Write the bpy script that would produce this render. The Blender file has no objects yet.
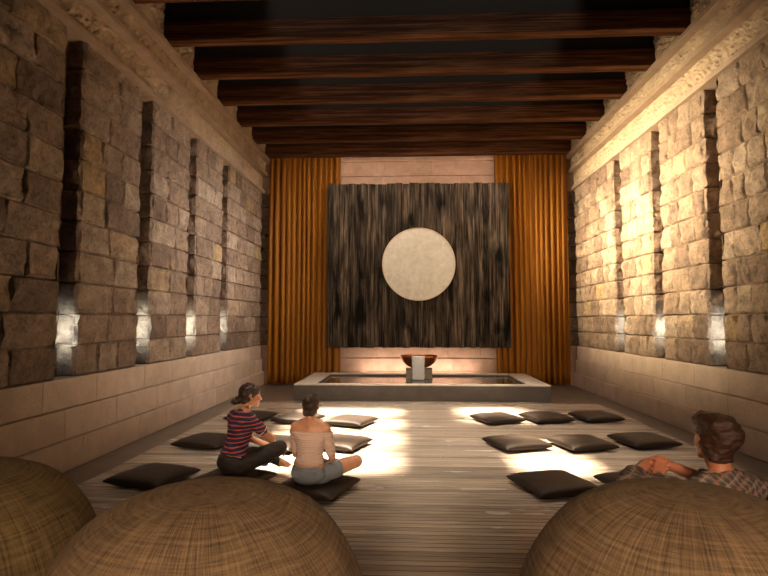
import bpy, bmesh, math, random
from math import sin, cos, pi, radians
from mathutils import Vector, Matrix, Euler, noise
S = bpy.context.scene
C = S.collection
random.seed(7)

# ------------------------------------------------------------------ camera
H = 1.65
cd = bpy.data.cameras.new('camera'); cam = bpy.data.objects.new('camera', cd); C.objects.link(cam)
S.camera = cam
cd.sensor_width = 36.0; cd.lens = 540/768*36.0; cd.clip_start = .05; cd.clip_end = 100
ph = math.atan(32/540.); ps = math.atan(25/540.*cos(ph))
cam.location = (0, 0, H); cam.rotation_euler = Euler((pi/2+ph, 0, ps), 'XYZ')

# ------------------------------------------------------------------ light and exposure
W = bpy.data.worlds.new('world'); S.world = W; W.use_nodes = True
W.node_tree.nodes['Background'].inputs[0].default_value = (.9, .7, .5, 1)
W.node_tree.nodes['Background'].inputs[1].default_value = .12
S.view_settings.view_transform = 'Standard'; S.view_settings.look = 'None'
S.view_settings.exposure = 0.0; S.view_settings.gamma = 1.0; S.view_settings.use_curve_mapping = False

def lamp(name, kind, loc, energy, color, aim=None, **kw):
    d = bpy.data.lights.new(name, kind); d.energy = energy; d.color = color
    for k, v in kw.items(): setattr(d, k, v)
    o = bpy.data.objects.new(name, d); C.objects.link(o); o.location = loc
    if aim is not None: o.rotation_euler = Vector(aim).to_track_quat('-Z', 'Y').to_euler()
    return o
SUN = Vector((.12, -.15, -1)).normalized()
lamp('sun', 'SUN', (0, 0, 20), 68.0, (1.0, .84, .62), SUN, angle=radians(4.5))
# added mid-air lamps, brightening both side walls of the far half
lamp('wall_fill', 'AREA', (.2, 10.25, 4.0), 500, (1.0, .79, .48), (1, .0, -.12), shape='RECTANGLE', size=4.7, size_y=.5, spread=radians(72))
lamp('wall_fill', 'AREA', (-.2, 10.5, 4.0), 70, (1.0, .90, .78), (-1, .0, -.3), shape='RECTANGLE', size=4.4, size_y=.4, spread=radians(84))
# added lamp above the beams, lifting the floor brightness
lamp('overhead_fill', 'AREA', (.2, 8.8, 6.8), 190, (1.0, .85, .68), (0, 0, -1), shape='RECTANGLE', size=4.6, size_y=6.0, spread=radians(40))
# added warm fill lamp behind the viewer
lamp('rear_fill', 'AREA', (0.2, -2.6, 2.6), 44, (1.0, .70, .46), (0, 1, -.28), shape='RECTANGLE', size=3.0, size_y=2.0, spread=radians(46))
# added strip lamp out of view behind the pool, brightening the back wall
lamp('back_wall_fill', 'AREA', (.24, 13.68, .38), 14, (1.0, .72, .54), (0, .8, .55), shape='RECTANGLE', size=2.9, size_y=.05)
# pair of added lamps under the beams, filling the far end
lamp('far_fill_left', 'AREA', (-1.2, 12.2, 5.3), 40, (1.0, .76, .58), (0, .55, -.8), shape='RECTANGLE', size=2.0, size_y=.3)
lamp('far_fill_right', 'AREA', (1.7, 12.2, 5.3), 40, (1.0, .76, .58), (0, .55, -.8), shape='RECTANGLE', size=2.0, size_y=.3)

# ------------------------------------------------------------------ materials
def new_mat(name):
    m = bpy.data.materials.new(name); m.use_nodes = True
    return m, m.node_tree, m.node_tree.nodes['Principled BSDF']
def N(nt, typ, **kw):
    n = nt.nodes.new(typ)
    for k, v in kw.items():
        if hasattr(n, k): setattr(n, k, v)
    return n
def coords(nt, scale=(1, 1, 1), out='Object', rot=(0, 0, 0)):
    t = N(nt, 'ShaderNodeTexCoord'); mp = N(nt, 'ShaderNodeMapping')
    mp.inputs['Scale'].default_value = scale; mp.inputs['Rotation'].default_value = rot
    nt.links.new(t.outputs[out], mp.inputs['Vector']); return mp.outputs[0]
def noise_n(nt, vec, scale, detail=4, rough=.55, dist=0):
    n = N(nt, 'ShaderNodeTexNoise'); n.inputs['Scale'].default_value = scale
    n.inputs['Detail'].default_value = detail; n.inputs['Roughness'].default_value = rough
    n.inputs['Distortion'].default_value = dist
    nt.links.new(vec, n.inputs['Vector']); return n.outputs['Fac']
def ramp(nt, fac, stops):
    r = N(nt, 'ShaderNodeValToRGB'); e = r.color_ramp.elements
    while len(e) < len(stops): e.new(.5)
    for i, (p, c) in enumerate(stops): e[i].position = p; e[i].color = (*c, 1)
    nt.links.new(fac, r.inputs[0]); return r.outputs[0]
def mixc(nt, f, a, b, mode='MIX'):
    m = N(nt, 'ShaderNodeMix'); m.data_type = 'RGBA'; m.blend_type = mode
    if isinstance(f, (int, float)): m.inputs[0].default_value = f
    else: nt.links.new(f, m.inputs[0])
    for s, v in ((6, a), (7, b)):
        if isinstance(v, tuple): m.inputs[s].default_value = (*v, 1)
        else: nt.links.new(v, m.inputs[s])
    return m.outputs[2]
def math_n(nt, op, a, b=0.0):
    m = N(nt, 'ShaderNodeMath'); m.operation = op
    for i, v in enumerate((a, b)):
        if isinstance(v, (int, float)): m.inputs[i].default_value = v
        else: nt.links.new(v, m.inputs[i])
    return m.outputs[0]
def bump(nt, b, h, strength, dist):
    n = N(nt, 'ShaderNodeBump'); n.inputs['Strength'].default_value = strength; n.inputs['Distance'].default_value = dist
    nt.links.new(h, n.inputs['Height']); nt.links.new(n.outputs[0], b.inputs['Normal'])
def attr(nt, name):
    a = N(nt, 'ShaderNodeAttribute'); a.attribute_name = name; return a.outputs['Fac']

def mat_rock(name, stops, bump_s=.8):
    m, nt, b = new_mat(name); v = coords(nt)
    base = ramp(nt, attr(nt, 'tone'), stops)
    n1 = noise_n(nt, v, 5, 6, .62, .4)
    c = mixc(nt, .75, base, ramp(nt, n1, [(.25, (.30, .28, .27)), (.5, (.85, .83, .8)), (.75, (1.4, 1.36, 1.3))]), 'MULTIPLY')
    n2 = noise_n(nt, v, 14, 8, .68, 1.2)
    c = mixc(nt, .8, c, ramp(nt, n2, [(.34, (.45, .42, .40)), (.5, (1, 1, 1)), (.7, (1.3, 1.28, 1.22))]), 'MULTIPLY')
    nt.links.new(c, b.inputs['Base Color']); b.inputs['Roughness'].default_value = .6
    n3 = noise_n(nt, coords(nt, (1, 1, 2.4), rot=(.5, .6, 0)), 30, 5, .6, 2.0)
    bump(nt, b, math_n(nt, 'ADD', n2, math_n(nt, 'MULTIPLY', n3, .7)), bump_s, .06)
    return m
def mat_smoothstone(name, col, bs=.5, rough=.6, dark=.75, bd=.02, bsc=38):
    m, nt, b = new_mat(name); v = coords(nt)
    n1 = noise_n(nt, v, 3.5, 6, .6); n0 = noise_n(nt, v, 42, 4, .7)
    c = mixc(nt, 1, col, ramp(nt, n1, [(.3, (dark,)*3), (.7, (1.08,)*3)]), 'MULTIPLY')
    c = mixc(nt, attr(nt, 'tone'), c, mixc(nt, 1, c, (.82, .8, .76), 'MULTIPLY'))
    pit = ramp(nt, n0, [(.30, (.5, .48, .45)), (.42, (1, 1, 1))])
    c = mixc(nt, .75, c, mixc(nt, 1, c, pit, 'MULTIPLY'))
    nt.links.new(c, b.inputs['Base Color']); b.inputs['Roughness'].default_value = rough
    bump(nt, b, noise_n(nt, v, bsc, 5, .65, .6), bs, bd)
    return m
def mat_wood(name, axis, stops, scale=1.0, rough=.55, bs=.4, dist=.006, knots=False):
    m, nt, b = new_mat(name)
    sc = [26*scale]*3; sc[axis] = .6*scale
    v = coords(nt, tuple(sc))
    n = noise_n(nt, v, 1.0, 8, .62, .8)
    sc2 = [6*scale]*3; sc2[axis] = .8*scale
    n2 = noise_n(nt, coords(nt, tuple(sc2)), 1.0, 4, .6, .3)
    f = math_n(nt, 'ADD', math_n(nt, 'MULTIPLY', n, .65), math_n(nt, 'MULTIPLY', n2, .35))
    c = ramp(nt, f, stops); b.inputs['Specular IOR Level'].default_value = .12
    if knots:
        sk = [3.2]*3; sk[axis] = .9; kn = noise_n(nt, coords(nt, tuple(sk)), 1.0, 3, .5, .2)
        c = mixc(nt, 1, c, ramp(nt, kn, [(.36, (.05, .04, .03)), (.46, (.8,)*3), (.7, (1.25, 1.2, 1.15))]), 'MULTIPLY')
        c = mixc(nt, 1, c, ramp(nt, attr(nt, 'tone'), [(0, (.55,)*3), (1, (1.25,)*3)]), 'MULTIPLY')
    nt.links.new(c, b.inputs['Base Color']); b.inputs['Roughness'].default_value = rough
    bump(nt, b, n, bs, dist); return m
def mat_plain(name, col, rough=.6, metal=0, bs=0, bscale=60):
    m, nt, b = new_mat(name); b.inputs['Base Color'].default_value = (*col, 1)
    b.inputs['Roughness'].default_value = rough; b.inputs['Metallic'].default_value = metal
    n = noise_n(nt, coords(nt), bscale, 3)
    nt.links.new(mixc(nt, 1, col, ramp(nt, n, [(.3, (.82,)*3), (.7, (1.1,)*3)]), 'MULTIPLY'), b.inputs['Base Color'])
    if bs: bump(nt, b, n, bs, .01)
    return m

M = {}
M['rock'] = mat_rock('rough_sandstone', [(0, (.21, .145, .11)), (.3, (.32, .225, .165)), (.55, (.38, .275, .205)), (.9, (.44, .345, .275)), (1, (.44, .30, .15))])
M['mortar'] = mat_plain('mortar', (.10, .075, .055), .9)
M['plinth'] = mat_smoothstone('plinth_stone', (.64, .51, .42), .7, .5, .8, .03, 30)
M['cornice'] = mat_smoothstone('cornice_stone', (.58, .44, .31), .7, .7, .7, .03, 40)
M['ledge'] = mat_smoothstone('ledge_stone', (.42, .31, .23), .15)
M['pinkstone'] = mat_smoothstone('pink_stone', (.70, .47, .35), .5)
M['granite'] = mat_smoothstone('granite', (.085, .07, .06), .3, .5)
M['pedestal'] = mat_smoothstone('pedestal_stone', (.34, .30, .25), .15, .5)
M['coping'] = mat_smoothstone('coping_stone', (.62, .57, .51), .08, .3)
M['slate'] = mat_smoothstone('dark_floor_stone', (.17, .135, .11), .12, .32)
M['beam'] = mat_wood('beam_wood', 0, [(.25, (.006, .002, .001)), (.46, (.05, .017, .007)), (.58, (.13, .055, .023)), (.76, (.30, .17, .085))], 1, .85, .7, .012)
M['panelwood'] = mat_wood('charred_wood', 2, [(.38, (.003, .002, .0015)), (.46, (.025, .018, .012)), (.54, (.09, .07, .05)), (.66, (.25, .20, .145))], 1.5, .7, .9, .014, True)
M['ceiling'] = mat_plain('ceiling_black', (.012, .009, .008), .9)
M['plaster'] = mat_plain('plaster', (.20, .14, .10), .8)

def mat_floor():
    m, nt, b = new_mat('floor_boards')
    v = coords(nt)
    v.node.inputs['Location'].default_value = (17.3, .02, 0)
    br = N(nt, 'ShaderNodeTexBrick'); nt.links.new(v, br.inputs['Vector'])
    br.inputs['Scale'].default_value = 1; br.inputs['Brick Width'].default_value = 60; br.inputs['Row Height'].default_value = .075
    br.inputs['Mortar Size'].default_value = .005; br.inputs['Mortar Smooth'].default_value = .3; br.offset = .37
    br.inputs['Color1'].default_value = (.52, .43, .345, 1); br.inputs['Color2'].default_value = (.28, .225, .18, 1)
    br.inputs['Mortar'].default_value = (.05, .034, .022, 1)
    g = noise_n(nt, coords(nt, (1.2, 22, 1)), 1.6, 7, .65, .5)
    c = mixc(nt, .8, br.outputs[0], ramp(nt, g, [(.3, (.45,)*3), (.65, (1.2,)*3)]), 'MULTIPLY')
    nt.links.new(c, b.inputs['Base Color'])
    w = noise_n(nt, coords(nt, (.5, 2.4, 1)), 1.2, 4, .6)
    rr = N(nt, 'ShaderNodeMapRange'); nt.links.new(w, rr.inputs[0])
    rr.inputs[1].default_value = .3; rr.inputs[2].default_value = .7; rr.inputs[3].default_value = .12; rr.inputs[4].default_value = .30
    nt.links.new(rr.outputs[0], b.inputs['Roughness'])
    bump(nt, b, math_n(nt, 'ADD', math_n(nt, 'MULTIPLY', br.outputs['Fac'], -.8), math_n(nt, 'MULTIPLY', g, .25)), .5, .004)
    return m
M['floor'] = mat_floor()

def mat_fabric(name, c1, c2, rough=.8):
    m, nt, b = new_mat(name)
    a = noise_n(nt, coords(nt, (120, 4, 1), 'UV'), 1, 5, .7); d = noise_n(nt, coords(nt, (4, 95, 1), 'UV'), 1, 5, .7)
    f = math_n(nt, 'ADD', math_n(nt, 'MULTIPLY', a, .55), math_n(nt, 'MULTIPLY', d, .45))
    nt.links.new(ramp(nt, f, [(.36, c1), (.50, tuple((x+y)/2 for x, y in zip(c1, c2))), (.64, c2)]), b.inputs['Base Color'])
    b.inputs['Roughness'].default_value = rough
    bump(nt, b, f, .6, .01); return m
M['bean'] = mat_fabric('bean_bag_weave', (.030, .016, .008), (.29, .19, .10))
M['bean2'] = mat_fabric('bean_bag_weave_straw', (.045, .027, .009), (.36, .25, .105))
M['cushion'] = mat_plain('cushion_cloth', (.022, .0125, .0075), .5, 0, .35, 90)

M['cushion'].node_tree.nodes['Principled BSDF'].inputs['Specular IOR Level'].default_value = .25
def mat_curtain():
    m, nt, b = new_mat('orange_curtain')
    n = noise_n(nt, coords(nt, (9, 9, .35)), 1, 4, .6)
    c = ramp(nt, n, [(.3, (.30, .10, .005)), (.7, (.52, .215, .011))])
    nt.links.new(c, b.inputs['Base Color']); b.inputs['Roughness'].default_value = .6
    tr = N(nt, 'ShaderNodeBsdfTranslucent'); nt.links.new(c, tr.inputs[0])
    mx = N(nt, 'ShaderNodeMixShader'); mx.inputs[0].default_value = .3
    nt.links.new(b.outputs[0], mx.inputs[1]); nt.links.new(tr.outputs[0], mx.inputs[2])
    nt.links.new(mx.outputs[0], nt.nodes['Material Output'].inputs[0]); return m
M['curtain'] = mat_curtain()
def mat_moon():
    m, nt, b = new_mat('pale_stone_disc'); v = coords(nt)
    n = noise_n(nt, v, 2.6, 8, .62, 1.0); n2 = noise_n(nt, v, 9, 6, .6, .5)
    c = mixc(nt, .5, ramp(nt, n, [(.3, (.50, .49, .42)), (.6, (.74, .72, .64)), (.8, (.84, .82, .75))]), ramp(nt, n2, [(.3, (.55, .54, .47)), (.7, (.82, .80, .72))]))
    nt.links.new(c, b.inputs['Base Color']); b.inputs['Roughness'].default_value = .75; b.inputs['Specular IOR Level'].default_value = .15
    bump(nt, b, n2, .15, .02); return m
M['moon'] = mat_moon()
M['moonrim'] = mat_plain('pale_rim', (.72, .62, .48), .4)
M['copper'] = mat_plain('copper', (.62, .23, .09), .28, 1.0, .15, 25)
M['brass'] = mat_plain('lamp_housing', (.25, .2, .14), .4, 1.0)
def mat_water():
    m, nt, b = new_mat('pool_water')
    b.inputs['Base Color'].default_value = (.10, .085, .07, 1); b.inputs['Roughness'].default_value = .04
    b.inputs['IOR'].default_value = 1.33; b.inputs['Transmission Weight'].default_value = .35
    bump(nt, b, noise_n(nt, coords(nt, (1, 1, 1)), 7, 3, .5, .6), .25, .02); return m
M['water'] = mat_water()
def mat_fall():
    m, nt, b = new_mat('falling_water')
    b.inputs['Base Color'].default_value = (.78, .82, .84, 1); b.inputs['Roughness'].default_value = .18
    b.inputs['IOR'].default_value = 1.33; b.inputs['Transmission Weight'].default_value = .25
    bump(nt, b, noise_n(nt, coords(nt, (30, 30, 7)), 1, 4, .6, 1.0), .9, .02); return m
M['fall'] = mat_fall()
def mat_emit(name, col, s):
    m, nt, b = new_mat(name); b.inputs['Base Color'].default_value = (*col, 1)
    b.inputs['Emission Color'].default_value = (*col, 1); b.inputs['Emission Strength'].default_value = s; return m
M['lens'] = mat_emit('niche_lens', (.85, .95, .9), 6)

# ------------------------------------------------------------------ mesh helpers
def tag(o, label=None, cat=None, group=None, kind=None):
    if label: o['label'] = label
    if cat: o['category'] = cat
    if group: o['group'] = group
    if kind: o['kind'] = kind
    return o
def empty(name, loc, rz=0):
    o = bpy.data.objects.new(name, None); C.objects.link(o); o.location = loc; o.rotation_euler = (0, 0, rz)
    o.empty_display_size = .1; return o
class MB:
    def __init__(s): s.v = []; s.f = []; s.t = []; s.uv = []
    def add(s, vs, fs, tone=0):
        k = len(s.v); s.v += [tuple(p) for p in vs]; s.f += [tuple(i+k for i in f) for f in fs]; s.t += [tone]*len(fs)
    def box(s, x0, x1, y0, y1, z0, z1, tone=0, bev=0):
        if bev:
            bm = bmesh.new(); bmesh.ops.create_cube(bm, size=1)
            for q in bm.verts: q.co = Vector(((x0+x1)/2+q.co.x*(x1-x0), (y0+y1)/2+q.co.y*(y1-y0), (z0+z1)/2+q.co.z*(z1-z0)))
            bmesh.ops.bevel(bm, geom=list(bm.edges), offset=bev, segments=2, affect='EDGES', profile=.6)
            s.bm(bm, tone); return
        vs = [(x, y, z) for x in (x0, x1) for y in (y0, y1) for z in (z0, z1)]
        s.add(vs, [(0, 1, 3, 2), (4, 6, 7, 5), (0, 4, 5, 1), (2, 3, 7, 6), (0, 2, 6, 4), (1, 5, 7, 3)], tone)
    def bm(s, bm, tone=0):
        bm.verts.index_update(); s.add([q.co for q in bm.verts], [[q.index for q in f.verts] for f in bm.faces], tone); bm.free()
    def build(s, name, mat, parent=None, smooth=False, recalc=True, loc=None):
        me = bpy.data.meshes.new(name); me.from_pydata(s.v, [], s.f)
        if recalc:
            bm = bmesh.new(); bm.from_mesh(me); bmesh.ops.recalc_face_normals(bm, faces=bm.faces); bm.to_mesh(me); bm.free()
        a = me.attributes.new('tone', 'FLOAT', 'FACE'); a.data.foreach_set('value', s.t)
        if s.uv:
            u = me.uv_layers.new(name='uv')
            for p in me.polygons:
                for li in p.loop_indices: u.data[li].uv = s.uv[me.loops[li].vertex_index]
        if smooth: me.polygons.foreach_set('use_smooth', [True]*len(me.polygons))
        me.materials.append(mat)
        o = bpy.data.objects.new(name, me); C.objects.link(o)
        if parent: o.parent = parent
        if loc: o.location = loc
        return o
def struct(o): o['kind'] = 'structure'; return o

# rough split-faced stone block: a pillowed grid standing proud of its mortar joint
def rock_face(mb, o, u, v, n, w, h, tone, bulge=.035, res=.06, seed=0):
    def cs(L):
        k = max(3, int(round((L-.06)/res))); a = [0, .008, .022, .045]
        mid = [.045+(L-.09)*i/k for i in range(1, k)]
        return a+mid+[L-.045, L-.022, L-.008, L]
    us, vs = cs(w), cs(h); P = []
    prof = lambda e: -0.03 if e <= 0 else (-.012 if e < .010 else (.012 if e < .03 else (bulge*.75 if e < .05 else bulge)))
    sh = Vector((seed*3.7, seed*1.3, seed*2.1))
    for b in vs:
        for a in us:
            e = min(a, w-a, b, h-b)
            p = o+u*a+v*b
            q = p*5.5+sh
            nz = noise.fractal(q, 1.0, 2.1, 4)
            d = prof(e)
            if e > 0: d += nz*(.034 if bulge < .017 else .042)*(1 if e > .02 else .5)
            jit = Vector((0, 0, 0))
            if 0 < e < .03: jit = (u*noise.noise(q*1.7)+v*noise.noise(q*1.9+Vector((9, 1, 4))))*.010
            P.append(p+n*d+jit)
    m = len(us)
    F = [(j*m+i, j*m+i+1, (j+1)*m+i+1, (j+1)*m+i) for j in range(len(vs)-1) for i in range(m-1)]
    mb.add(P, F, tone)
def hewn_face(mb, o, u, v, n, w, h, tone, res, amp=.020):
    k, l = max(2, int(w/res)), max(2, int(h/res)); P = []
    for j in range(l+1):
        for i in range(k+1):
            p = o+u*(w*i/k)+v*(h*j/l); ed = i in (0, k) or j in (0, l)
            d = -.012 if ed else amp*1.5*noise.fractal(p*19+n*3, .8, 2.2, 3)
            P.append(p+n*d)
    m = k+1; mb.add(P, [(j*m+i, j*m+i+1, (j+1)*m+i+1, (j+1)*m+i) for j in range(l) for i in range(k)], tone)
def splits(L, lo, hi, rnd):
    out = []; rest = L
    while rest > hi:
        w = rnd.uniform(lo, hi)
        if rest-w < lo: w = rest/2
        out.append(w); rest -= w
    out.append(rest); return out

XL, XR = -3.86, 4.25          # faces of the two side walls
YB, YF = 14.05, -3.0          # back wall and the wall behind the viewer
DEP = .22                     # depth of the recesses
Z0, Z1 = 1.0, 5.0; NC = 11; CH = (Z1-Z0)/NC
ENDY = 13.86
GAPS = [(5.76-1.70*k, 6.10-1.70*k) for k in (4, 3, 2, 1)]+[(5.76, 6.10), (7.49, 7.86), (9.21, 9.57), (10.89, 11.29)]

def side_wall(side):
    sg = 1 if side == 'left' else -1
    X = XL if side == 'left' else XR
    mb = MB(); xa, xb = X-sg*(DEP+.25), X-sg*DEP
    mb.box(min(xa, xb), max(xa, xb), YF, YB+.3, 0, 7.0)
    wall = struct(mb.build('wall_'+side, M['mortar']))
    # the back of each recess, in coursed stone, belongs to the wall itself
    n = Vector((sg, 0, 0)); rnd = random.Random(11 if side == 'left' else 23)
    mb = MB()
    for (a, b) in GAPS+[(ENDY, YB)]:
        for c in range(NC):
            rock_face(mb, Vector((X-sg*(DEP-.005), a-.05, Z0+c*CH)), Vector((0, 1, 0)), Vector((0, 0, 1)), n, b-a+.1, CH, rnd.random(), .01, .1, rnd.random()*50)
    mb.build('recess_back', M['rock'], wall, recalc=False)
    edges = [YF]+[q for g in GAPS for q in g]+[ENDY]
    lo, hi = (.40, .86) if side == 'left' else (.27, .55)
    for i in range(0, len(edges), 2):
        y0, y1 = edges[i], edges[i+1]
        if y1 < 1.5: 
            near = False
        else: near = True
        mb = MB(); mb.box(min(X-sg*DEP, X-sg*.02), max(X-sg*DEP, X-sg*.02), y0+.02, y1-.02, Z0, Z1, .1)
        for c in range(NC):
            z = Z0+c*CH; y = y0
            for w in splits(y1-y0, lo, hi, rnd):
                t = rnd.random()**.9; sd = rnd.random()*50
                rock_face(mb, Vector((X, y, z)), Vector((0, 1, 0)), Vector((0, 0, 1)), n, w, CH, t, (rnd.uniform(.004, .016) if side == 'left' else rnd.uniform(.016, .034)), (.05 if near else .2), sd)
                y += w
            for yy, nn in ((y0, -1), (y1, 1)):
                rock_face(mb, Vector((X+sg*.01, yy+nn*.0, z)), Vector((-sg, 0, 0)), Vector((0, 0, 1)), Vector((0, nn, 0)), DEP+.01, CH, rnd.random()*.6, .018, .05, rnd.random()*50)
        mb.build('pilaster', M['rock'], wall, recalc=False)
    # small lamps on the hidden cheek of each recess, washing the cheek opposite
    for (a, b) in GAPS[3:]:
        hb = MB(); xc = X-sg*DEP*.45
        hb.box(xc-.05, xc+.05, a+.015, a+.05, 1.28, 1.62, 0, .006)
        f = hb.build('niche_light', M['brass'], wall)
        lb = MB(); lb.box(xc-.04, xc+.04, a+.05, a+.056, 1.30, 1.60); lb.build('lens', M['lens'], f)
        lamp('niche_lamp', 'AREA', (xc, a+.062, 1.52), 3.4, (.86, 1.0, .95), (0, 1, 0), shape='RECTANGLE', size=.09, size_y=.30, spread=radians(115))
    return wall
def coursed(mb, x0, x1, y0, y1, z0, z1, axis, lo, hi, rnd, bev=.006):
    a0, a1 = (x0, x1) if axis == 0 else (y0, y1); a = a0
    for w in splits(a1-a0, lo, hi, rnd):
        t = rnd.random()
        if axis == 0: mb.box(a+.0015, a+w-.0015, y0, y1, z0, z1-.003, t, bev)
        else: mb.box(x0, x1, a+.0015, a+w-.0015, z0, z1-.003, t, bev)
        a += w
def side_trims(side, num):
    sg = 1 if side == 'left' else -1
    X = XL if side == 'left' else XR; rnd = random.Random(5+num)
    back = X-sg*DEP
    def cs(mb, proj, z0, z1, lo=.8, hi=1.3, bev=.006, y1=ENDY):
        f = X+sg*proj; coursed(mb, min(back, f), max(back, f), YF, y1, z0, z1, 1, lo, hi, rnd, bev)
    mb = MB()
    cs(mb, .035, .667, 1.0, bev=.012); cs(mb, .08, .333, .667, bev=.012); cs(mb, .125, 0, .333, bev=.012)
    struct(mb.build('baseboard_'+side, M['plinth']))
    mb = MB()
    for pj, za, zb in ((.03, 5.05, 5.42), (.10, 5.50, 5.80), (.16, 5.88, 7.0)):
        y = YF; f = X+sg*pj
        mb.box(min(back, f-sg*.03), max(back, f-sg*.03), YF, ENDY, za, zb, .5)
        for w in splits(ENDY-YF, .7, 1.25, rnd):
            hewn_face(mb, Vector((f, y, za)), Vector((0, 1, 0)), Vector((0, 0, 1)), Vector((sg, 0, 0)), w, min(zb, 6.6)-za, rnd.random(), .034 if y+w > 4 else .12); y += w
    t = struct(mb.build('trim_%d' % num, M['cornice']))
    mb = MB()
    cs(mb, .09, 4.97, 5.05, 1.5, 2.2); cs(mb, .16, 5.42, 5.50, 1.5, 2.2); cs(mb, .22, 5.79, 5.88, 1.5, 2.2)
    mb.build('ledge', M['ledge'], t)
side_wall('left'); side_wall('right'); side_trims('left', 1); side_trims('right', 2)

# ------------------------------------------------------------------ back wall
mb = MB(); mb.box(XL-.5, XR+.5, YB, YB+.3, 0, 7.0, .2)
wb = struct(mb.build('wall_back', M['mortar']))
mb = MB(); rnd = random.Random(3)
for c in range(NC):
    x = XL-DEP
    for w in splits(XR-XL+2*DEP, .4, .8, rnd):
        rock_face(mb, Vector((x, YB-.01, Z0+c*CH)), Vector((1, 0, 0)), Vector((0, 0, 1)), Vector((0, -1, 0)), w, CH, rnd.random(), .02, .09, rnd.random()*50); x += w
mb.build('stone_courses', M['rock'], wb)
mb = MB()
xa, xb = XL-DEP, XR+DEP
for z0, z1, p in ((.667, 1.0, .03), (.333, .667, .06), (0, .333, .09)): coursed(mb, xa, xb, YB-p-.02, YB+.1, z0, z1, 0, .8, 1.3, rnd)
struct(mb.build('baseboard_back', M['pinkstone']))
mb = MB()
for z0, z1, p in ((4.98, 5.05, .05), (5.05, 5.42, .04), (5.42, 5.50, .09), (5.50, 5.80, .06), (5.80, 5.88, .12), (5.88, 7.0, .08)): coursed(mb, xa, xb, YB-p-.02, YB+.1, z0, z1, 0, .8, 1.3, rnd)
struct(mb.build('trim_3', M['pinkstone']))
mb = MB(); mb.box(XL-.5, XR+.5, YF-.3, YF, 0, 7.0, .2); struct(mb.build('wall_front', M['plaster']))

# ------------------------------------------------------------------ floor
mb = MB(); mb.box(XL-.5, XR+.5, YF-.3, YB+.3, -.3, -.02)
# slabs of the dark stone margin
gx = [XL, -3.36]; 
def slabs(x0, x1, y0, y1, sx, sy):
    nx, ny = max(1, round((x1-x0)/sx)), max(1, round((y1-y0)/sy))
    for i in range(nx):
        for j in range(ny):
            mb.box(x0+(x1-x0)*i/nx+.002, x0+(x1-x0)*(i+1)/nx-.002, y0+(y1-y0)*j/ny+.002, y0+(y1-y0)*(j+1)/ny-.002, -.02, 0, random.random())
slabs(XL-DEP, -3.30, YF, YB, 1, .9); slabs(3.72, XR+DEP, YF, YB, 1, .9); slabs(-3.30, 3.72, 10.95, YB, .9, .8)
struct(mb.build('floor_border', M['slate']))
mb = MB(); mb.box(-3.298, 3.718, YF, 10.948, -.02, .004)
struct(mb.build('floor', M['floor']))

# ------------------------------------------------------------------ ceiling with three added openings above the beams, cut to fit the sun patches
ZC = 6.9
def up(x0, x1, y0, y1):
    k = ZC/-SUN.z; dx, dy = -SUN.x*k, -SUN.y*k
    return (x0+dx, x1+dx, y0+dy, y1+dy)
SLOTS = [up(-1.85, -.22, 5.9, 10.1), up(.95, 2.0, 8.9, 10.4), up(1.3, 2.0, 5.8, 7.5)]
xs = sorted({XL-.5, XR+.5, *[q for s in SLOTS for q in s[:2]]}); ys = sorted({YF-.3, YB+.3, *[q for s in SLOTS for q in s[2:]]})
mb = MB()
for i in range(len(xs)-1):
    for j in range(len(ys)-1):
        cx, cy = (xs[i]+xs[i+1])/2, (ys[j]+ys[j+1])/2
        if any(a < cx < b and c < cy < d for a, b, c, d in SLOTS): continue
        mb.box(xs[i], xs[i+1], ys[j], ys[j+1], ZC, ZC+.12)
struct(mb.build('ceiling', M['ceiling']))

# ------------------------------------------------------------------ beams
order = ['frontmost', 'second', 'third', 'fourth', 'fifth', 'sixth', 'seventh', 'eighth', 'rearmost']
def beam_mesh():
    mb = MB(); L0, L1 = XL+.13, XR-.13; n = 60; hw, hh = .105, .30
    bm = bmesh.new(); prof = [(-hw+.012, 0), (hw-.012, 0), (hw, .012), (hw, hh), (-hw, hh), (-hw, .012)]
    rings = []
    for i in range(n+1):
        x = L0+(L1-L0)*i/n; r = []
        for (y, z) in prof:
            q = Vector((x*2.2, y*9, z*9)); r.append(bm.verts.new((x, y+.006*noise.noise(q), z+(.007*noise.noise(q+Vector((4, 4, 4))) if z < .1 else 0))))
        rings.append(r)
    for i in range(n):
        for k in range(6): bm.faces.new((rings[i][k], rings[i][(k+1) % 6], rings[i+1][(k+1) % 6], rings[i+1][k]))
    bm.faces.new(rings[0]); bm.faces.new(rings[-1][::-1])
    mb.bm(bm); return mb
b0 = None; bc = None
for k in range(7):
    y = 7.98-.105+1.157*(k-1)-0
    if b0 is None: o = b0 = beam_mesh().build('ceiling_beam', M['beam'])
    else: o = b0.copy(); C.objects.link(o)
    o.location = (0, y, 5.865)
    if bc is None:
        mb = MB(); mb.box(XL+.135, XR-.135, -.08, .1, .302, .72, 0, .01); bc = mb.build('upper_board', M['ceiling'], o); bc['label'] = 'black upper board'  # flat black board set on top of each beam
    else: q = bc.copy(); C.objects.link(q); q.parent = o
    tag(o, ['dark timber ceiling beam nearest the camera, cut by the top edge of the picture', 'second dark timber ceiling beam from the camera, the widest seen whole',
            'third dark timber ceiling beam counted from the camera', 'fourth dark timber ceiling beam from the camera, in the middle of the row',
            'fifth dark timber ceiling beam from the camera, third from the curtains', 'sixth dark timber ceiling beam, last but one before the curtains',
            'rearmost dark timber ceiling beam, directly in front of the orange curtains'][k], 'beam', 'dark timber beams under the ceiling')

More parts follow.
